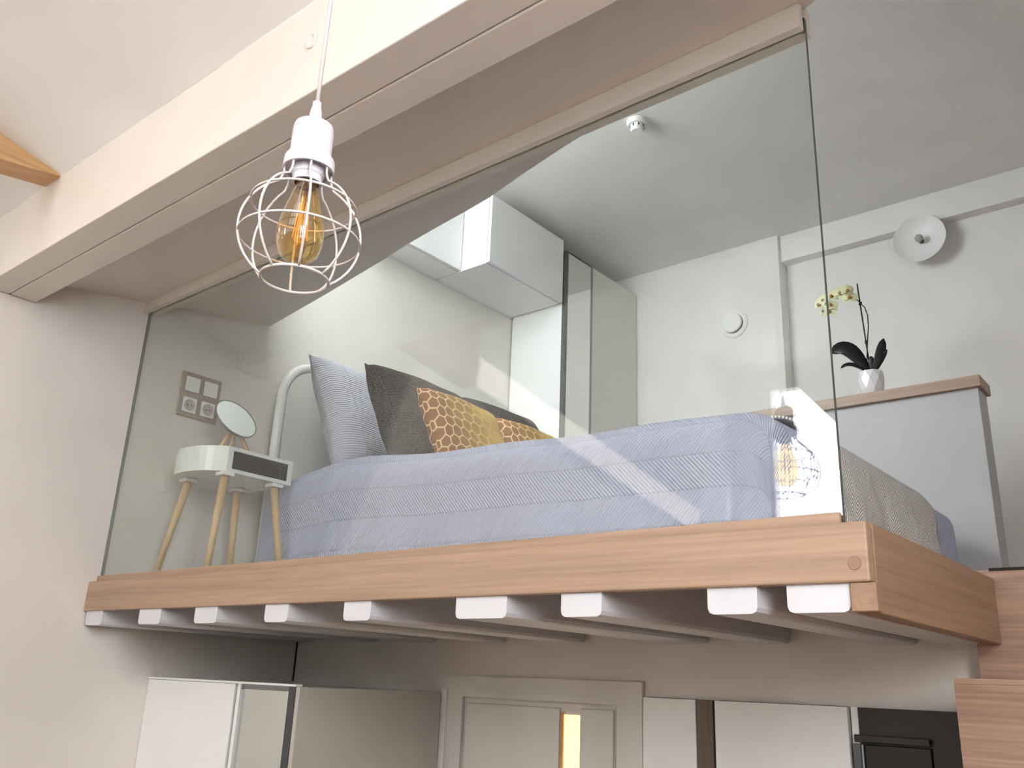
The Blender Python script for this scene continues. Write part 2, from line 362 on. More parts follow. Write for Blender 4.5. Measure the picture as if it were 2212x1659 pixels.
# living-room side: sloped ceiling over the camera, roof with two roof lights, end wall
def slab(bm, x0, x1, ya, za, yb, zb, t=.06):
    prism_bm(bm, [(x0, ya, za), (x1, ya, za), (x1, yb, zb), (x0, yb, zb)], (0, 0, t))
bm = bmesh.new(); slab(bm, 0, XR, -.541, 1.06, -1.3, 1.25); struct(obj('ceiling_living', bm, 'ceiling_white'))
struct(box('wall_step', 0, XR, -1.36, -1.30, 1.25, 2.75, 'wall_white'))
rz = lambda yv: 2.6 - .175 * (yv - 1.3)
bm = bmesh.new()
def roof(x0, x1, ya, yb): slab(bm, x0, x1, -ya, rz(ya), -yb, rz(yb), .02)
roof(0, 1.43, 1.36, 4.6); roof(1.645, 1.716, 1.36, 4.6); roof(3.4, XR, 1.36, 4.6)
for xa, xb in ((1.43, 1.645), (1.716, 3.4)): roof(xa, xb, 1.36, 1.75); roof(xa, xb, 4.5, 4.6)
struct(obj('ceiling_roof', bm, 'ceiling_white'))
m, nt, p_, out_ = newmat('added_blind_fabric'); tr_ = node(nt, 'ShaderNodeBsdfTransparent'); mx_ = node(nt, 'ShaderNodeMixShader'); mx_.inputs[0].default_value = .52
p_.inputs['Base Color'].default_value = (.8, .78, .74, 1); L(nt, tr_.outputs[0], mx_.inputs[1]); L(nt, p_.outputs[0], mx_.inputs[2]); L(nt, mx_.outputs[0], out_.inputs['Surface']); MATS['added_blind_fabric'] = m
bm = bmesh.new(); slab(bm, 1.716, 3.4, -1.75, rz(1.75) + .0205, -4.5, rz(4.5) + .0205, .002); struct(obj('added_sun_blind', bm, 'added_blind_fabric'))  # unseen blind added to weaken the sun through the wide roof light
bm = bmesh.new()
def wend(pts): prism_bm(bm, [(x, -4.6, z) for x, z in pts], (0, -.08, 0))
R4 = lambda a, b, c, d: [(a, c), (b, c), (b, d), (a, d)]
wend(R4(0, .31, ZF, 2.1)); wend(R4(.31, .82, ZF, .6)); wend([(.31, 1.86), (.52, 1.86), (.82, 1.50), (.82, 2.1), (.31, 2.1)])
wend(R4(.82, 1.2, ZF, 2.1)); wend(R4(1.2, 3.2, ZF, 1.0)); wend(R4(1.2, 3.2, 1.85, 2.1)); wend(R4(3.2, XR, ZF, 2.1))  # wide opening added to let the extra end light in
struct(obj('wall_rear', bm, 'wall_white'))
bm = bmesh.new()
for a_ in ((-2.23, -2.17, -.04, 1.30), (-.83, -.77, -.04, 1.30), (-2.17, -.83, -.04, .02), (-2.17, -.83, 1.25, 1.30)): box_bm(bm, XR - .06, XR - .001, *a_)
struct(obj('added_side_frame', bm, 'lacquer_white'))  # frame set around the added side light, wall behind stays closed

# ------------------------------------------------------------------ ceiling beams and rafter
def beam(label, y0, y1, z1):
    t = thing('ceiling_beam', label, 'beam', (1.9, (y0 + y1) / 2, .823))
    o = box('timber', .004, XR - .001, y0, y1, .823, z1, 'beam_white', t, bevel=.003); place(t, o)
    return t
tag_gap = struct(box('shade_strip_beam', .0003, .0035, -.542, -.380, .825, .93, 'gap_dark'))  # dark strip standing in for the shade at the beam ends
b1 = beam('white painted ceiling beam with bright front face above the lamp cord', -.54, -.462, 1.06)
bm = bmesh.new(); lathe_bm(bm, [(0, 0), (.010, .0), (.013, .004), (.020, .004), (.020, 0)], 14, T(1.583, -.5405, .956) @ Matrix.Diagonal((.75, 1, 1, 1)) @ ROT_NY)
o = obj('bolt_patch', bm, 'plaster_warm', b1, smooth=False); place(b1, o)
beam('white painted ceiling beam right behind the front one, split by a thin seam', -.459, -.382, .93)
bm = bmesh.new()
sec = lambda y, zb, zt: [bm.verts.new((.33, y, zb)), bm.verts.new((.425, y, zb)), bm.verts.new((.425, y, zt)), bm.verts.new((.33, y, zt))]
A, B = sec(-.542, 1.055, 1.0605), sec(-1.28, .94, 1.24)
bm.faces.new(A); bm.faces.new(B[::-1])
for i in range(4): bm.faces.new((A[i], B[i], B[(i + 1) % 4], A[(i + 1) % 4]))
tag(obj('timber_rafter', bm, 'pine'), 'bare honey coloured timber rafter ending at the white beam', 'beam')

# ------------------------------------------------------------------ loft platform
pf = thing('loft_platform', 'raised loft platform with ash front board and white joist ends', 'platform', (1.2, .4, -.155))
parts = [box('shade_strip', .0005, .0085, -.028, .795, -.151, -.031, 'gap_dark', pf), box('fascia_board', 0.001, 2.445, -.04, -.016, -.111, -.020, 'ash', pf, bevel=.003)]  # first part: dark strip painted as the shade between joist and wall
bm = bmesh.new(); lathe_bm(bm, [(0, .0012), (.0095, .0012), (.0105, 0)], 18, T(2.424, -.040, -.083) @ ROT_NY)
plug = obj('dowel_plug', bm, 'ash_y', parts[1])
bm = bmesh.new(); box_bm(bm, 2.413, 2.447, -.0155, .744, -.155, -.0195); box_bm(bm, 2.413, 2.452, -.038, -.0155, -.154, -.1115)
parts.append(obj('side_board', bm, 'ash_y', pf, bevel=.0015, seg=1))
parts.append(box('deck', 0.001, 2.412, -.0155, .80, -.03, -.0195, 'deck_taupe', pf))
JX = [(.010, .115), (.335, .455), (.630, .737), (.948, 1.042), (1.250, 1.342), (1.602, 1.738), (1.871, 1.962), (2.174, 2.262), (2.312, 2.411)]
for a, b in JX:
    bm = bmesh.new()
    r = .010; prof = [(a, -.031), (a, -.154 + r), (a + r * .3, -.154 + r * .3), (a + r, -.154), (b - r, -.154), (b - r * .3, -.154 + r * .3), (b, -.154 + r), (b, -.031)]
    prism_bm(bm, [(x, -.032, z) for x, z in prof], (0, .83, 0))
    parts.append(obj('joist', bm, 'joist_white', pf))
place(pf, *parts)

# ------------------------------------------------------------------ glass screen
gs = thing('glass_screen', 'large clear glass screen along the loft edge in front of the bed', 'glass panel', (1.2, 0, 0))
bm = bmesh.new(); fs = box_bm(bm, .003, 2.400, -.005, .005, -.012, .960)
for f in fs:
    nrm = f.normal if f.normal.length else None
bmesh.ops.recalc_face_normals(bm, faces=list(bm.faces)); bm.normal_update()
for f in bm.faces: f.material_index = 0 if (abs(f.normal.y) > .5 or f.normal.x < -.5) else 1
pane = obj('glass_pane', bm, ['glass_clear', 'glass_edge'], gs)
strip = box('bottom_strip', .001, 2.398, -.0155, -.0055, -.0195, .001, 'ash', gs, bevel=.001, seg=1)
strip2 = box('inner_strip', .001, 2.398, .0055, .0155, -.0195, -.001, 'ash', gs)
def rail_bm(ya, yb, z0, x1, tilt=.004):
    bm = bmesh.new(); R_ = []
    for x in (.001, x1): R_.append([bm.verts.new(c) for c in ((x, ya, sof(ya, x) - .001), (x, yb, sof(yb, x) - .001), (x, yb, z0 + tilt * x), (x, ya, z0 + tilt * x))])
    bm.faces.new(R_[0]); bm.faces.new(R_[1][::-1])
    for i in range(4): bm.faces.new((R_[0][i], R_[1][i], R_[1][(i + 1) % 4], R_[0][(i + 1) % 4]))
    return bm
rail = obj('top_rail', rail_bm(-.022, -.0055, .9205, 2.3975), 'beam_white', gs)
rail2 = obj('inner_rail', rail_bm(.0055, .026, .922, 2.4005), 'beam_white', gs)
clip = box('edge_seal', .0005, .0025, -.0055, .0055, .0, .93, 'seal_grey', gs)
place(gs, pane, strip, strip2, rail, rail2, clip)

# ------------------------------------------------------------------ staircase
st = thing('staircase', 'reddish wooden staircase with closed risers climbing beside the platform', 'stairs', (3.1, -.3, ZF))
kids = []
for k in range(10):
    y = .746 - k * .205; zt = -.23 * k
    if k == 0: kids.append(box('riser', 2.398, XR - .002, y, y + .022, -.2295, -.0005, 'stair_wood', st))
    else: kids.append(box('riser', 2.396, XR - .002, y, y + .022, zt - .2295, zt - .0105, 'stair_wood', st))
    if k < 9: kids.append(box('tread', 2.396, XR - .002, y - .205, y - .0003, zt - .24, zt - .23, 'stair_wood', st))
kids.append(box('nosing', 2.440, XR - .002, .7435, .7455, -.003, .003, 'carpet_dark', st))
place(st, *kids)

# ------------------------------------------------------------------ half wall with oak cap
hw = struct(box('wall_half', 1.30, 2.215, 2.002, 2.125, 0, .812, 'half_wall_grey', bevel=.002))
cap = box('cap_board', 1.30, 2.228, 1.985, 2.140, .8125, .855, 'cap_oak', hw, bevel=.002)

# ------------------------------------------------------------------ kitchen wall under the loft
YB = .804
struct(box('shade_strip_corner', .0003, .0045, .7985, .8035, -.297, -.1545, 'gap_dark'))  # dark strip painted as the shade line in the wall corner
sw = thing('sliding_wardrobe', 'low wardrobe with white and mirrored sliding doors under the loft', 'wardrobe', (.39, .5, ZF))
k = [box('white_door', .002, .492, .219, .236, ZF + .02, -.307, 'lacquer_white', sw, bevel=.001, seg=1),
     box('door_edge_profile', .493, .508, .228, .238, ZF + .02, -.307, 'aluminium', sw),
     box('centre_stile', .509, .524, .217, .236, ZF + .02, -.307, 'lacquer_white', sw),
     box('top_track', .002, .784, .216, .238, -.306, -.300, 'lacquer_white', sw),
     box('mirror_door', .525, .752, .226, .236, ZF + .02, -.320, 'mirror', sw),
     box('mirror_top_profile', .525, .752, .220, .236, -.3195, -.3065, 'aluminium', sw),
     box('mirror_side_profile', .753, .783, .217, .236, ZF + .02, -.3065, 'aluminium_dark', sw),
     box('carcass', .002, .783, .2385, .776, ZF + .002, -.3065, 'lacquer_white', sw),
     box('side_panel', .7845, .800, .217, .776, ZF + .002, -.3065, 'panel_shaded', sw, bevel=.001, seg=1)]  # side panel colour darkened to stand for its shaded side
place(sw, *k)
tag(box('filler_strip', .790, .8165, YB - .020, YB - .001, ZF + .002, -.297, 'lacquer_white', bevel=.001, seg=1), 'narrow white upright strip left of the door frame', 'strip')
d1 = struct(bpy.data.objects.new('door_1', None), 'painted panel door with a slim warm lit glass strip'); COL.objects.link(d1); d1.location = (1.18, YB, ZF)
k = []
bm = bmesh.new()
box_bm(bm, .818, .882, YB - .014, YB - .001, ZF + .002, -.256); box_bm(bm, 1.457, 1.540, YB - .014, YB - .001, ZF + .002, -.256); box_bm(bm, .882, 1.457, YB - .014, YB - .001, -.318, -.256)
k.append(obj('door_frame', bm, 'door_paint', d1))
k.append(box('door_leaf', .888, 1.449, YB - .005, YB - .002, ZF + .005, -.324, 'door_paint', d1))
k.append(box('door_panel', .898, 1.262, YB - .013, YB - .0055, ZF + .08, -.335, 'door_paint', d1, bevel=.003))
k.append(box('door_panel', 1.334, 1.446, YB - .013, YB - .0055, ZF + .08, -.332, 'door_paint', d1, bevel=.003))
k.append(box('lit_glass', 1.276, 1.330, YB - .007, YB - .0055, ZF + .3, -.352, 'lit_pane', d1))
k.append(box('glass_bead', 1.264, 1.275, YB - .012, YB - .0055, ZF + .3, -.345, 'pine', d1))
place(d1, *k)
def cab_front(name, label, cat, x0, x1, mat, zt=-.294, gap=.0015):
    t = thing(name, label, cat, ((x0 + x1) / 2, YB, ZF))
    a = box('door', x0 + gap, x1 - gap, YB - .022, YB - .004, ZF + .1, zt, mat, t, bevel=.001, seg=1)
    b = box('carcass', x0 + .004, x1 - .004, YB - .0035, YB - .001, ZF + .05, zt + .001, 'gap_dark', t)
    place(t, a, b); return t
cab_front('kitchen_cabinet', 'slim white kitchen cabinet front right of the door', 'cabinet', 1.545, 1.706, 'lacquer_white')
tag(box('end_panel', 1.708, 1.752, YB - .020, YB - .001, ZF + .002, -.294, 'dark_wood'), 'narrow dark wood upright between two white kitchen cabinets', 'panel')
cab_front('kitchen_cabinet', 'wide white kitchen cabinet front left of the black oven', 'cabinet', 1.757, 2.098, 'lacquer_white')
ov = thing('built_in_oven', 'dark grey built in oven unit with black glass door', 'oven', (2.23, YB, ZF))
k = [box('white_edge', 2.103, 2.120, YB - .016, YB - .001, -.372, -.294, 'lacquer_white', ov),
     box('housing', 2.1205, 2.392, YB - .020, YB - .001, ZF + .02, -.294, 'oven_grey', ov),
     box('glass_door', 2.132, 2.275, YB - .027, YB - .0205, -.9, -.372, 'oven_glass', ov, bevel=.002),
     box('handle_bar', 2.112, 2.275, YB - .034, YB - .0275, -.368, -.352, 'oven_grey', ov, bevel=.002),
     box('side_profile', 2.103, 2.120, YB - .020, YB - .001, -.9, -.373, 'aluminium_dark', ov),
     box('chrome_line', 2.125, 2.129, YB - .026, YB - .0205, -.9, -.374, 'aluminium', ov)]
place(ov, *k)

# ------------------------------------------------------------------ wall cabinets and wardrobe in the bedroom
wc = thing('wall_cabinet', 'deep white wall cabinet hung under the ceiling beside the wardrobe', 'cabinet', (.17, 1.7, 1.595))
k = [box('body', .002, .330, 1.392, 1.968, 1.597, 1.955, 'lacquer_white', wc), box('door', .332, .350, 1.392, 1.968, 1.600, 1.957, 'lacquer_white', wc, bevel=.001, seg=1)]
place(wc, *k)
wc = thing('wall_cabinet', 'shallow white wall cabinet half hidden by the low soffit', 'cabinet', (.08, 1.1, 1.595))
k = [box('body', .002, .153, .80, 1.388, 1.597, 1.955, 'lacquer_white', wc), box('door', .155, .171, .80, 1.388, 1.600, 1.957, 'lacquer_white', wc, bevel=.001, seg=1)]
place(wc, *k)
wd = thing('wardrobe', 'tall white wardrobe with a mirrored door in the far corner', 'wardrobe', (.18, 2.3, 0))
k = [box('side_panel', .008, .352, 1.980, 1.998, .002, 1.900, 'lacquer_white', wd, bevel=.001, seg=1),
     box('carcass', .008, .338, 2.0, 2.668, .002, 1.895, 'lacquer_white', wd),
     box('door_frame_profile', .340, .362, 1.978, 1.998, .02, 1.902, 'aluminium_dark', wd),
     box('mirror_door', .340, .358, 2.0, 2.212, .02, 1.897, 'mirror', wd),
     box('door_frame_profile', .340, .362, 2.213, 2.222, .02, 1.902, 'aluminium', wd),
     box('top_profile', .340, .361, 1.998, 2.213, 1.8975, 1.903, 'aluminium_dark', wd),
     box('plain_door', .340, .359, 2.224, 2.668, .02, 1.900, 'lacquer_grey', wd, bevel=.001, seg=1)]
place(wd, *k)

# ------------------------------------------------------------------ fittings
sd = thing('smoke_detector', 'round white smoke detector on the bedroom ceiling', 'detector', (1.163, 1.388, 2.03))
Md = T(1.163, 1.388, 2.029) @ Matrix.Rotation(PI, 4, 'X')
k = [lathe('base', [(0, 0), (.045, 0), (.045, .014), (.040, .022), (0, .022)], 'plastic_white', sd, 28, Md),
     lathe('chamber', [(0, .0225), (.030, .0225), (.030, .038), (.024, .050), (0, .050)], 'plastic_white', sd, 28, Md)]
for i in range(8):
    bm = bmesh.new(); box_bm(bm, .0295, .0315, -.0025, .0025, .0245, .036)
    bmesh.ops.transform(bm, matrix=Md @ Matrix.Rotation(i * PI / 4, 4, 'Z'), verts=list(bm.verts)); k.append(obj('slot', bm, 'plastic_dark', sd))
place(sd, *k)
av = thing('air_vent', 'round white ventilation valve on the far bedroom wall', 'vent', (.96, 2.674, 1.582))
Mv = T(.96, 2.674, 1.582) @ ROT_NY
k = [lathe('ring', [(.050, 0), (.078, 0), (.078, .006), (.068, .012), (.056, .010), (.050, .002)], 'plastic_white', av, 36, Mv),
     lathe('throat', [(0, .001), (.0495, .001), (.0495, .002), (0, .002)], 'plastic_dark', av, 36, Mv),
     lathe('disc', [(0, .018), (.050, .018), (.054, .022), (.054, .030), (.050, .034), (0, .035)], 'plastic_white', av, 36, Mv),
     lathe('stem', [(0, .0025), (.008, .0025), (.008, .0175), (0, .0175)], 'plastic_dark', av, 10, Mv)]
place(av, *k)
wl = thing('wall_lamp', 'white dish wall lamp with a bare bulb above the half wall', 'lamp', (1.90, 2.763, 1.80))
Ml = T(1.918, 2.763, 1.793) @ ROT_NY
k = [lathe('backplate', [(0, 0), (.035, 0), (.035, .060), (0, .060)], 'metal_white', wl, 24, Ml),
     lathe('dish', [(.012, .061), (.050, .066), (.090, .080), (.118, .104), (.1195, .103), (.092, .077), (.052, .062), (.012, .0605)], 'plastic_white', wl, 48, Ml),
     lathe('lamp_holder', [(0, .062), (.011, .062), (.011, .086), (0, .086)], 'brass_dark', wl, 16, Ml)]
bm = bmesh.new(); bmesh.ops.create_uvsphere(bm, u_segments=16, v_segments=10, radius=.019, matrix=Ml @ T(0, 0, .104)); k.append(obj('bulb', bm, 'fitting_grey', wl, smooth=True))
place(wl, *k)
sp_ = thing('socket_panel', 'square taupe wall plate with two switches over two sockets', 'socket', (0, .236, .59))
k = [box('plate', .001, .010, .156, .316, .589, .754, 'taupe_wood', sp_, bevel=.002)]
for yc in (.199, .273):
    k.append(box('rocker_switch', .0105, .016, yc - .0275, yc + .0275, .682, .737, 'plastic_white', sp_, bevel=.002))
    s = box('socket', .0105, .013, yc - .0275, yc + .0275, .605, .660, 'plastic_white', sp_, bevel=.001, seg=1); k.append(s)
    Ms = T(.0131, yc, .6325) @ ROT_PX
    lathe('well', [(0, .0003), (.019, .0003), (.021, .0016), (.0215, 0)], 'fitting_grey', s, 24, Ms)  # well in a greyer tone than the socket face
    for dy in (-.0075, .0075): lathe('pin_hole', [(0, .0008), (.0028, .0008), (.0028, .0002)], 'plastic_dark', s, 10, T(.0131, yc + dy, .6310) @ ROT_PX)
place(sp_, *k)

# ------------------------------------------------------------------ bedside table and mirror
tb = thing('bedside_table', 'small round white bedside table with an open slot on beech legs', 'table', (.24, .28, 0))
cx, cy, R, xc = .232, .2825, .195, .380
a0 = math.acos((xc - cx) / R)
arc = [(cx + R * math.cos(a), cy + R * math.sin(a)) for a in [a0 + (2 * PI - 2 * a0) * i / 40 for i in range(41)]]
arc = [(x, min(y, .412)) for x, y in arc]
def dshape(rr, xx):
    a_ = math.acos((xx - cx) / rr); return [(cx + rr * math.cos(a), min(cy + rr * math.sin(a), .400)) for a in [a_ + (2 * PI - 2 * a_) * i / 40 for i in range(41)]]
zb, zt_ = .337, .420
k = []
bm = bmesh.new(); prism_bm(bm, [(x, y, zt_ - .012) for x, y in arc], (0, 0, .012)); k.append(obj('table_top', bm, 'lacquer_white', tb))
bm = bmesh.new(); prism_bm(bm, [(x, y, zb) for x, y in arc], (0, 0, .012)); k.append(obj('bottom_board', bm, 'lacquer_white', tb))
bm = bmesh.new(); inn = dshape(R - .012, xc)
vo = [[bm.verts.new((x, y, z)) for x, y in arc] for z in (zb + .012, zt_ - .012)]; vi = [[bm.verts.new((x, y, z)) for x, y in inn] for z in (zb + .012, zt_ - .012)]
for i in range(40):
    bm.faces.new((vo[0][i], vo[0][i + 1], vo[1][i + 1], vo[1][i])); bm.faces.new((vi[0][i], vi[1][i], vi[1][i + 1], vi[0][i + 1]))
    bm.faces.new((vo[1][i], vo[1][i + 1], vi[1][i + 1], vi[1][i])); bm.faces.new((vo[0][i], vi[0][i], vi[0][i + 1], vo[0][i + 1]))
for i in (0, 40): bm.faces.new((vo[0][i], vo[1][i], vi[1][i], vi[0][i]))
k.append(obj('rim', bm, 'lacquer_white', tb))
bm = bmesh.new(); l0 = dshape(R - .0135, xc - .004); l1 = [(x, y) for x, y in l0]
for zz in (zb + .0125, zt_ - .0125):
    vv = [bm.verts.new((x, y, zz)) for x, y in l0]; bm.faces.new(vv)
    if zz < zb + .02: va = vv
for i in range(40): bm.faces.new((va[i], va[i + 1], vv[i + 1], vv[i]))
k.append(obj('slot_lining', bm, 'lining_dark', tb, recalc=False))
for (x, y) in ((.155, .160), (.362, .165), (.165, .345), (.355, .362)):
    dx, dy = (x - .25), (y - .265)
    k.append(box('leg_mount', x - .022, x + .022, y - .022, y + .022, zb - .013, zb - .0005, 'lacquer_white', tb, bevel=.002))
    k.append(tube('leg', [(x + math.copysign(.043, dx), y + math.copysign(.043, dy), 0.001), (x, y, zb - .0135)], .0095, 'beech', tb, 12, taper=.0135))
place(tb, *k)
mr_ = thing('table_mirror', 'round tilting table mirror on three wooden legs', 'mirror', (.25, .24, .42))
nrm = Vector((.85, .05, .53)).normalized()
Mm = T(.265, .236, .549) @ nrm.to_track_quat('Z', 'Y').to_matrix().to_4x4()
k = [lathe('mirror_glass', [(0, .003), (.078, .003), (.078, .0), (0, 0)], 'mirror', mr_, 40, Mm),
     lathe('rim', [(.0785, -.003), (.082, -.003), (.082, .004), (.0785, .004)], 'aluminium', mr_, 40, Mm),
     lathe('back_plate', [(0, -.004), (.078, -.004), (.078, -.0005), (0, -.0005)], 'metal_white', mr_, 40, Mm)]
hub = Vector((.250, .248, .530))
for b in ((.213, .205, .4205), (.230, .250, .4205), (.268, .321, .4205)):
    k.append(tube('leg', [b, hub + (Vector(b) - hub) * .05], .0068, 'beech', mr_, 10))
place(mr_, *k)

# ------------------------------------------------------------------ bed
bd = thing('bed', 'double bed with a rounded pale headboard under the blue bedspread', 'bed', (1.1, 1.17, 0))
hy0, hy1, hz, hr = .548, 1.86, .905, .15
def arch(off, zlow, n=14):
    y0, y1, zt, r = hy0 + off, hy1 - off, hz - off, max(.02, hr - off)
    pts = [(y0, zlow)] + [(y0 + r - r * math.cos(a), zt - r + r * math.sin(a)) for a in [i * PI / 2 / n for i in range(n + 1)]]
    pts += [(y1 - r + r * math.sin(a), zt - r + r * math.cos(a)) for a in [i * PI / 2 / n for i in range(n + 1)]] + [(y1, zlow)]
    return pts
k = []
bm = bmesh.new(); tube_bm(bm, [(.06, y, z) for y, z in arch(0, .02)], .019, 12); k.append(obj('headboard_frame', bm, 'lacquer_white', bd, smooth=True))
bm = bmesh.new(); prism_bm(bm, [(.052, y, z) for y, z in arch(.019, .30)], (.02, 0, 0)); k.append(obj('headboard_panel', bm, 'lacquer_grey', bd))
k.append(box('mattress_base', .12, 2.05, .50, 1.85, .04, .28, 'wall_white', bd, bevel=.03, seg=3))
place(bd, *k)
# bedspread draped over the mattress
BX0, BX1, BY0, BY1, BZ = .095, 2.128, .41, 1.925, .375
def prof(p0, p1, ztop, r, zlow, nside, narc, ntop):
    """list of (pos, z, arclength) for a rounded drape from p0 down-side over the top to p1"""
    pts = []
    for i in range(nside): pts.append((p0, zlow + (ztop - r - zlow) * i / nside))
    for i in range(narc): a = PI / 2 * i / narc; pts.append((p0 + r - r * math.cos(a), ztop - r + r * math.sin(a)))
    for i in range(ntop): pts.append((p0 + r + (p1 - p0 - 2 * r) * i / ntop, ztop))
    for i in range(narc): a = PI / 2 * i / narc; pts.append((p1 - r + r * math.sin(a), ztop - r + r * math.cos(a)))
    for i in range(nside + 1): pts.append((p1, ztop - r - (ztop - r - zlow) * i / nside))
    out = []; s = 0; last = None
    for p in pts:
        if last: s += math.hypot(p[0] - last[0], p[1] - last[1])
        out.append((p[0], p[1], s)); last = p
    return out
PX = prof(BX0, BX1, BZ, .11, .006, 16, 12, 70); PY = prof(BY0, BY1, BZ, .075, .006, 20, 10, 50)
def hump(x, y):
    return .040 * math.exp(-((x - .62) / .22) ** 2) + .012 * math.exp(-((x - 1.0) / .35) ** 2) - .022 * max(0, (x - 1.1))
bm = bmesh.new(); uvl = bm.loops.layers.uv.new('UVMap'); grid = []
for (x, zx, sx) in PX:
    row = []
    for (y, zy, sy) in PY:
        z = .006 + (zx - .006) * (zy - .006) / (BZ - .006)
        f = (zx - .006) / (BZ - .006); g = (zy - .006) / (BZ - .006)
        z += hump(x, y) * min(1, f) * g
        yy, xx = y, x
        # round the upright corners and add soft folds in the skirt
        skirt = 1 - g
        ex = max(0, (x - (BX1 - .16)) / .16); ey = max(0, ((BY0 + .16) - y) / .16); ey2 = max(0, (y - (BY1 - .16)) / .16)
        rr = math.hypot(ex, max(ey, ey2))
        if rr > 1:
            s_ = 1 / rr ** .8
            xx = (BX1 - .16) + .16 * ex * s_ if ex > 0 else x
            yy = (BY0 + .16) - .16 * ey * s_ if ey > 0 else ((BY1 - .16) + .16 * ey2 * s_ if ey2 > 0 else y)
        ehx = max(0, ((BX0 + .22) - x) / .22)
        if ehx > 0 and ey > 0:
            r2 = math.hypot(ehx, ey)
            if r2 > 1: xx = (BX0 + .22) - .22 * ehx / r2 ** .8; yy = (BY0 + .16) - .16 * ey / r2 ** .8
        yy -= (.010 * math.sin(x * 9.0 + .6) + .006 * math.sin(x * 23.0)) * skirt * (1 if y < 1 else -1) if g < 1 else 0
        if y < 1: yy += .045 * (1 - g * .5) * max(0, 1 - max(0, x - .12) / .42) ** 1.3
        xx += (.012 * math.sin(y * 11.0) ) * (1 - f) if f < 1 and x > 1 else 0
        z += .003 * math.sin(x * 13 + y * 7) * f * g
        row.append((bm.verts.new((xx, yy, z)), sx, sy))
    grid.append(row)
for i in range(len(grid) - 1):
    for j in range(len(grid[0]) - 1):
        qd = (grid[i][j], grid[i + 1][j], grid[i + 1][j + 1], grid[i][j + 1])
        f = bm.faces.new([q_[0] for q_ in qd])
        for lp, q_ in zip(f.loops, qd): lp[uvl].uv = (q_[1], q_[2])
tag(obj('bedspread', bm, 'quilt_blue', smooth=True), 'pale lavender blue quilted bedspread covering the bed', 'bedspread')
# throw over the foot end
bm = bmesh.new(); uvl = bm.loops.layers.uv.new('UVMap'); grid = []
path = []
zt_f = BZ + hump(2.05, 1) 
for i in range(12): path.append((1.70 + (BX1 - .11 - 1.70) * i / 12, BZ + hump(1.70 + (BX1 - .11 - 1.70) * i / 12, 1)))
for i in range(12): a = PI / 2 * i / 12; path.append((BX1 - .11 + .11 * math.sin(a), BZ - .11 + .11 * math.cos(a) + hump(BX1 - .1, 1) * math.cos(a)))
for i in range(17): path.append((BX1, (BZ - .11) - (BZ - .11 - .03) * i / 16))
s = 0; last = None
for (x, z) in path:
    if last: s += math.hypot(x - last[0], z - last[1])
    last = (x, z); row = []
    drop = max(0, min(1, (BZ - .05 - z) / .25))
    for j in range(61):
        y = .60 + (1.535 - .60) * j / 60
        w = .010 * math.sin(y * 21 + z * 6) * drop + .007 * math.sin(y * 43 + z * 18) * drop + .006 * math.sin(z * 48 + y * 5) * drop + .01 * drop
        off = .014
        row.append((bm.verts.new((x + off * drop + w + (.004 if drop == 0 else 0) + .012 * drop * math.sin(y * 11.0) * (1 if z < BZ - .1 else .3), y, z + off * (1 - drop) )), s, y))
    grid.append(row)
for i in range(len(grid) - 1):
    for j in range(60):
        qd = (grid[i][j], grid[i + 1][j], grid[i + 1][j + 1], grid[i][j + 1])
        f = bm.faces.new([q_[0] for q_ in qd])
        for lp, q_ in zip(f.loops, qd): lp[uvl].uv = (q_[1], q_[2])
th = tag(obj('throw_blanket', bm, 'throw_herringbone', smooth=True), 'grey and cream herringbone throw hanging over the bed foot', 'blanket')
md = th.modifiers.new('thickness', 'SOLIDIFY'); md.thickness = .006; md.offset = 1

def cushion(name, label, w, h, t, mat, bottom, lean, yaw=0, roll=0, uvscale=1.0, group=None, seam=True, pinch=.07, swap=False):
    """bottom: bottom-centre; width runs along Y, the top leans towards -X by lean degrees"""
    bm = bmesh.new(); uvl = bm.loops.layers.uv.new('UVMap'); N = 26; sheets = []
    edge = {}
    for side in (1, -1):
        rows = []
        for i in range(N + 1):
            r = []
            for j in range(N + 1):
                a, b = -1 + 2 * j / N, -1 + 2 * i / N
                on = (i in (0, N) or j in (0, N))
                if on and (i, j) in edge: r.append(edge[(i, j)]); continue
                sa = a * (1 - pinch * (1 - abs(b) ** 2.0) * abs(a) ** 3); sb = b * (1 - pinch * (1 - abs(a) ** 2.0) * abs(b) ** 3)
                th_ = ((1 - a ** 4) * (1 - b ** 4)) ** .42
                wr = .05 * math.sin(5 * a + 3 * b) + .04 * math.sin(9 * b - 4 * a)
                v = bm.verts.new((side * t / 2 * th_ * (1 + wr), sa * w / 2, (sb + 1) * h / 2))
                if on: edge[(i, j)] = v
                r.append(v)
            rows.append(r)
        for i in range(N):
            for j in range(N):
                vs = [rows[i][j], rows[i][j + 1], rows[i + 1][j + 1], rows[i + 1][j]]
                if side < 0: vs = vs[::-1]
                f = bm.faces.new(vs)
                ij = [(i, j), (i, j + 1), (i + 1, j + 1), (i + 1, j)]
                if side < 0: ij = ij[::-1]
                for lp, (ii, jj) in zip(f.loops, ij): lp[uvl].uv = (ii / N * h * uvscale, jj / N * w * uvscale) if swap else tuple((.5 + .5 * (q_ + math.copysign(.22 * abs(q_) ** 7, q_))) * d_ * uvscale for q_, d_ in ((2 * jj / N - 1, w), (2 * ii / N - 1, h)))
    M = T(*bottom) @ Matrix.Rotation(math.radians(yaw), 4, 'Z') @ Matrix.Rotation(math.radians(-lean), 4, 'Y') @ Matrix.Rotation(math.radians(roll), 4, 'X')
    bmesh.ops.transform(bm, matrix=M, verts=list(bm.verts))
    return tag(obj(name, bm, mat, smooth=True), label, 'pillow', group)
cushion('pillow', 'large pale grey ribbed pillow leaning on the headboard', .60, .52, .15, 'quilt_pillow', (.415, .845, .415), 24, 4, swap=True)
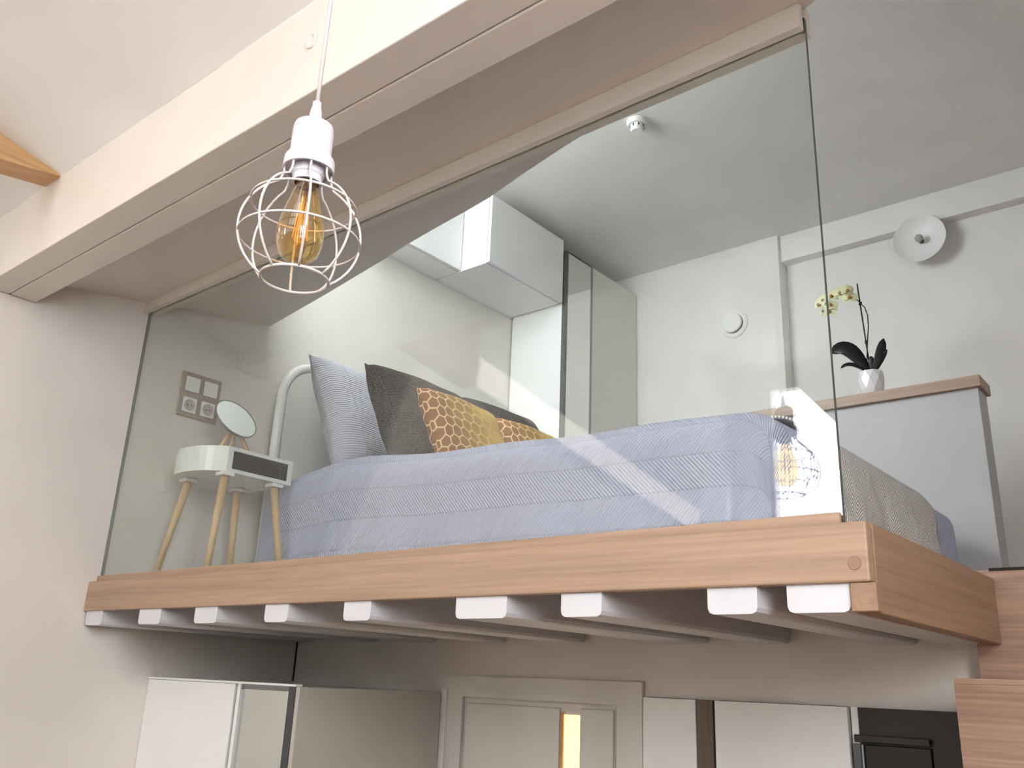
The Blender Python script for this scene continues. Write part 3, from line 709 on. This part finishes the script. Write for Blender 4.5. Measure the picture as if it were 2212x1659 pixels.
cushion('pillow', 'dark brown waffle pillow standing in front of the grey one', .50, .44, .15, 'waffle_brown', (.735, .80, .405), 27, 0)
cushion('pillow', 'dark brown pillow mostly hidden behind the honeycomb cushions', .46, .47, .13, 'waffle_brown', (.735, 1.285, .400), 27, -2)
cushion('cushion', 'ochre honeycomb print cushion in front of the dark pillow', .39, .30, .11, 'honeycomb_print', (.955, .740, .385), 27, 2)
cushion('cushion', 'ochre honeycomb print cushion peeking out farther right, mostly hidden', .39, .30, .11, 'honeycomb_print', (.945, 1.138, .385), 27, 0)

# ------------------------------------------------------------------ orchid on the half wall
oc = thing('potted_orchid', 'yellow orchid in a faceted white pot on the half wall', 'plant', (1.826, 2.062, .855))
k = []
bm = bmesh.new()
rings = []
for (r, z, ph) in ((.030, 0, 0), (.044, .030, .5), (.050, .070, 0), (.046, .105, .5)):
    rings.append([bm.verts.new((1.826 + r * math.cos(2 * PI * (i + ph) / 9), 2.062 + r * math.sin(2 * PI * (i + ph) / 9), .8555 + z)) for i in range(9)])
for a, (ra, rb) in enumerate(zip(rings, rings[1:])):
    for i in range(9):
        j = (i + 1) % 9
        if a % 2 == 0: bm.faces.new((ra[i], ra[j], rb[i])); bm.faces.new((ra[j], rb[j], rb[i]))
        else: bm.faces.new((ra[i], rb[j], rb[i])); bm.faces.new((ra[i], ra[j], rb[j]))
bm.faces.new(rings[0][::-1])
tp = [bm.verts.new(((v.co.x - 1.826) * .9 + 1.826, (v.co.y - 2.062) * .9 + 2.062, v.co.z - .008)) for v in rings[-1]]
for i in range(9): bm.faces.new((rings[-1][i], rings[-1][(i + 1) % 9], tp[(i + 1) % 9], tp[i]))
bm.faces.new(tp)
k.append(obj('pot', bm, 'ceramic_white', oc))
k.append(tube('stake', [(1.826, 2.062, .955), (1.800, 2.075, 1.362)], .0028, 'stem', oc, 6))
def bez(p, n=14):
    out = []
    P = [Vector(q_) for q_ in p]
    for i in range(n + 1):
        t = i / n; Q = P[:]
        while len(Q) > 1: Q = [a.lerp(b, t) for a, b in zip(Q, Q[1:])]
        out.append(Q[0])
    return out
k.append(tube('flower_stem', [(1.812, 2.055, .955), (1.822, 2.064, 1.08), (1.831, 2.070, 1.16), (1.832, 2.072, 1.21), (1.822, 2.074, 1.25), (1.806, 2.075, 1.272), (1.785, 2.07, 1.31), (1.75, 2.06, 1.335), (1.71, 2.05, 1.335), (1.675, 2.04, 1.31), (1.655, 2.03, 1.28)], .0022, 'stem', oc, 6))
k.append(tube('stem_clip', [(1.804, 2.074, 1.265), (1.808, 2.076, 1.277)], .006, 'stem', oc, 8))
k.append(tube('stem_clip', [(1.818, 2.067, 1.09), (1.8185, 2.067, 1.10)], .006, 'stem', oc, 8))
def leaf(pts, wid, upv, tilt=0):
    bm = bmesh.new(); c = bez(pts, 12); L_, R_, Cc = [], [], []
    for i, p in enumerate(c):
        t = i / 12; w_ = wid * (.35 + .65 * math.sin(min(1, t / .65) * PI / 2)) * max(.02, 1 - max(0, (t - .65) / .35) ** 2.5) ** .5
        tg = (c[min(i + 1, 12)] - c[max(i - 1, 0)]).normalized(); sd_ = tg.cross(Vector(upv)).normalized()
        un = sd_.cross(tg).normalized()
        L_.append(bm.verts.new(p + sd_ * w_ + un * w_ * .25)); R_.append(bm.verts.new(p - sd_ * w_ + un * w_ * .25)); Cc.append(bm.verts.new(p))
    for i in range(12):
        bm.faces.new((L_[i], L_[i + 1], Cc[i + 1], Cc[i])); bm.faces.new((Cc[i], Cc[i + 1], R_[i + 1], R_[i]))
    o = obj('leaf', bm, 'leaf', oc, smooth=True); m_ = o.modifiers.new('thickness', 'SOLIDIFY'); m_.thickness = .002
    return o
k.append(leaf([(1.826, 2.055, .958), (1.78, 2.04, 1.03), (1.755, 2.03, 1.10), (1.688, 2.03, 1.062)], .034, (.25, -.9, .35)))
k.append(leaf([(1.830, 2.06, .955), (1.862, 2.05, .985), (1.868, 2.05, 1.02), (1.888, 2.06, 1.092)], .019, (.5, -.8, 0)))
k.append(leaf([(1.822, 2.05, .955), (1.79, 2.02, .985), (1.76, 2.01, 1.005), (1.728, 2.01, .982)], .011, (.1, -.8, .5)))
k.append(leaf([(1.832, 2.06, .955), (1.836, 2.05, .98), (1.838, 2.05, 1.0), (1.836, 2.05, 1.025)], .011, (.2, -1, 0)))
k.append(leaf([(1.838, 2.062, .955), (1.87, 2.06, .99), (1.885, 2.06, 1.02), (1.897, 2.06, 1.045)], .007, (.3, -.9, 0)))
def flower(x, y, z, yaw, pitch, s):
    bm = bmesh.new()
    def petal(ang, ln, wd, mi=0, dz=0):
        n_ = 6; Lp, Rp, Cp = [], [], []
        for i in range(n_ + 1):
            t = i / n_; w_ = wd * math.sin(PI * (.08 + .88 * t)) ** .6; r_ = ln * t
            c_, s_ = math.cos(ang), math.sin(ang); bow = .22 * ln * t * t
            Lp.append(bm.verts.new((r_ * c_ - w_ * s_, r_ * s_ + w_ * c_, dz - bow - .1 * w_))); Rp.append(bm.verts.new((r_ * c_ + w_ * s_, r_ * s_ - w_ * c_, dz - bow - .1 * w_))); Cp.append(bm.verts.new((r_ * c_, r_ * s_, dz - bow)))
        for i in range(n_):
            for f in (bm.faces.new((Lp[i], Cp[i], Cp[i + 1], Lp[i + 1])), bm.faces.new((Cp[i], Rp[i], Rp[i + 1], Cp[i + 1]))): f.material_index = mi
    for i, a in enumerate((90, 210, 330)): petal(math.radians(a), .030, .012, 0, -.002)
    for a in (20, 160): petal(math.radians(a), .032, .019, 0, .001)
    lathe_bm(bm, [(0, .014), (.005, .011), (.008, .004), (.004, .001), (0, 0)], 8, T(0, -.004, 0), 1)
    M = T(x, y, z) @ Matrix.Rotation(math.radians(yaw), 4, 'Z') @ Matrix.Rotation(math.radians(90 + pitch), 4, 'X') @ Matrix.Scale(s, 4)
    bmesh.ops.transform(bm, matrix=M, verts=list(bm.verts))
    return obj('flower', bm, ['petal', 'petal_heart'], oc, smooth=True, recalc=False)
for (x, z, yw, pt, s_) in ((1.703, 1.318, 10, -10, 1.0), (1.738, 1.325, 25, -5, 1.05), (1.772, 1.325, 35, 5, .9), (1.775, 1.296, 20, -15, 1.05), (1.650, 1.292, -20, 0, .95), (1.697, 1.279, 15, -20, 1.0), (1.690, 1.250, 0, -25, .9), (1.668, 1.308, -10, 5, .9), (1.664, 1.262, -25, -20, .85)):
    k.append(flower(x, 2.045 - random.random() * .02, z, yw, pt, s_))
place(oc, *k)

# ------------------------------------------------------------------ pendant lamp
PX_, PY_, PZ_ = 1.985, -.785, .281
pl = thing('pendant_lamp', 'white wire cage pendant lamp with amber bulb hanging on a cord', 'lamp', (PX_, PY_, PZ_))
Mp = T(PX_, PY_, 0)
k = [tube('cord', [(PX_, PY_, .47), (PX_ + .001, PY_, .8), (PX_, PY_, 1.118)], .0030, 'wire_white', pl, 8),
     lathe('cord_grip', [(0, .452), (.009, .452), (.0085, .468), (.006, .480), (.006, .486), (0, .486)], 'metal_white', pl, 18, Mp),
     lathe('socket_cover', [(0, .4518), (.018, .4518), (.0265, .446), (.028, .438), (.028, .4365), (.0275, .436), (.028, .4355), (.028, .402), (.029, .3995), (.034, .392), (.035, .375), (.0345, .3745), (.0325, .3745), (.0325, .380), (0, .380)], 'metal_white', pl, 36, Mp),
     lathe('lamp_holder', [(0, .3795), (.022, .3795), (.022, .368), (.020, .366), (.020, .356), (.0165, .356), (.0165, .3785), (0, .3788)], 'metal_white', pl, 24, Mp)]
RC = .0805; wr = .0017
def sph(lat, lon): return (PX_ + RC * math.cos(lat) * math.cos(lon), PY_ + RC * math.cos(lat) * math.sin(lon), PZ_ + RC * math.sin(lat))
lat_lo, lat_hi = math.radians(-57), math.radians(63)
for i in range(8):
    lon = 2 * PI * i / 8 + .25
    pts = [sph(lat_lo + (lat_hi - lat_lo) * j / 16, lon) for j in range(17)]
    ex, ey = math.cos(lon), math.sin(lon)
    pts += [(PX_ + .033 * ex, PY_ + .033 * ey, PZ_ + .080), (PX_ + .0315 * ex, PY_ + .0315 * ey, PZ_ + .086), (PX_ + .0315 * ex, PY_ + .0315 * ey, PZ_ + .1040)]
    k.append(tube('cage_rib', pts, wr, 'wire_white', pl, 6))
for lat in (-57, -8, 30):
    la = math.radians(lat); k.append(tube('cage_ring', [sph(la, 2 * PI * j / 40) for j in range(40)], wr * (1.2 if lat == -57 else 1), 'wire_white', pl, 6, closed=True))
bl = lathe('bulb', [(0.0135, 0.352), (0.0138, 0.345), (0.016, 0.346), (0.0215, 0.326), (0.0285, 0.301), (0.0315, 0.283), (0.031, 0.267), (0.0265, 0.251), (0.017, 0.2405), (0.006, 0.2375), (0, 0.237)], 'glass_amber', pl, 32, Mp)
k += [bl, lathe('bulb_cap', [(0, .378), (.0135, .378), (.0140, .3525), (0, .3525)], 'brass_dark', pl, 20, Mp)]
for i in range(6):
    a = 2 * PI * i / 6
    f = tube('filament', [(PX_ + .006 * math.cos(a), PY_ + .006 * math.sin(a), .325), (PX_ + .010 * math.cos(a + .2), PY_ + .010 * math.sin(a + .2), .272)], .0008, 'filament', bl, 5)
tube('filament_post', [(PX_, PY_, .351), (PX_, PY_, .258)], .0022, 'glass_amber', bl, 6)
place(pl, *k)
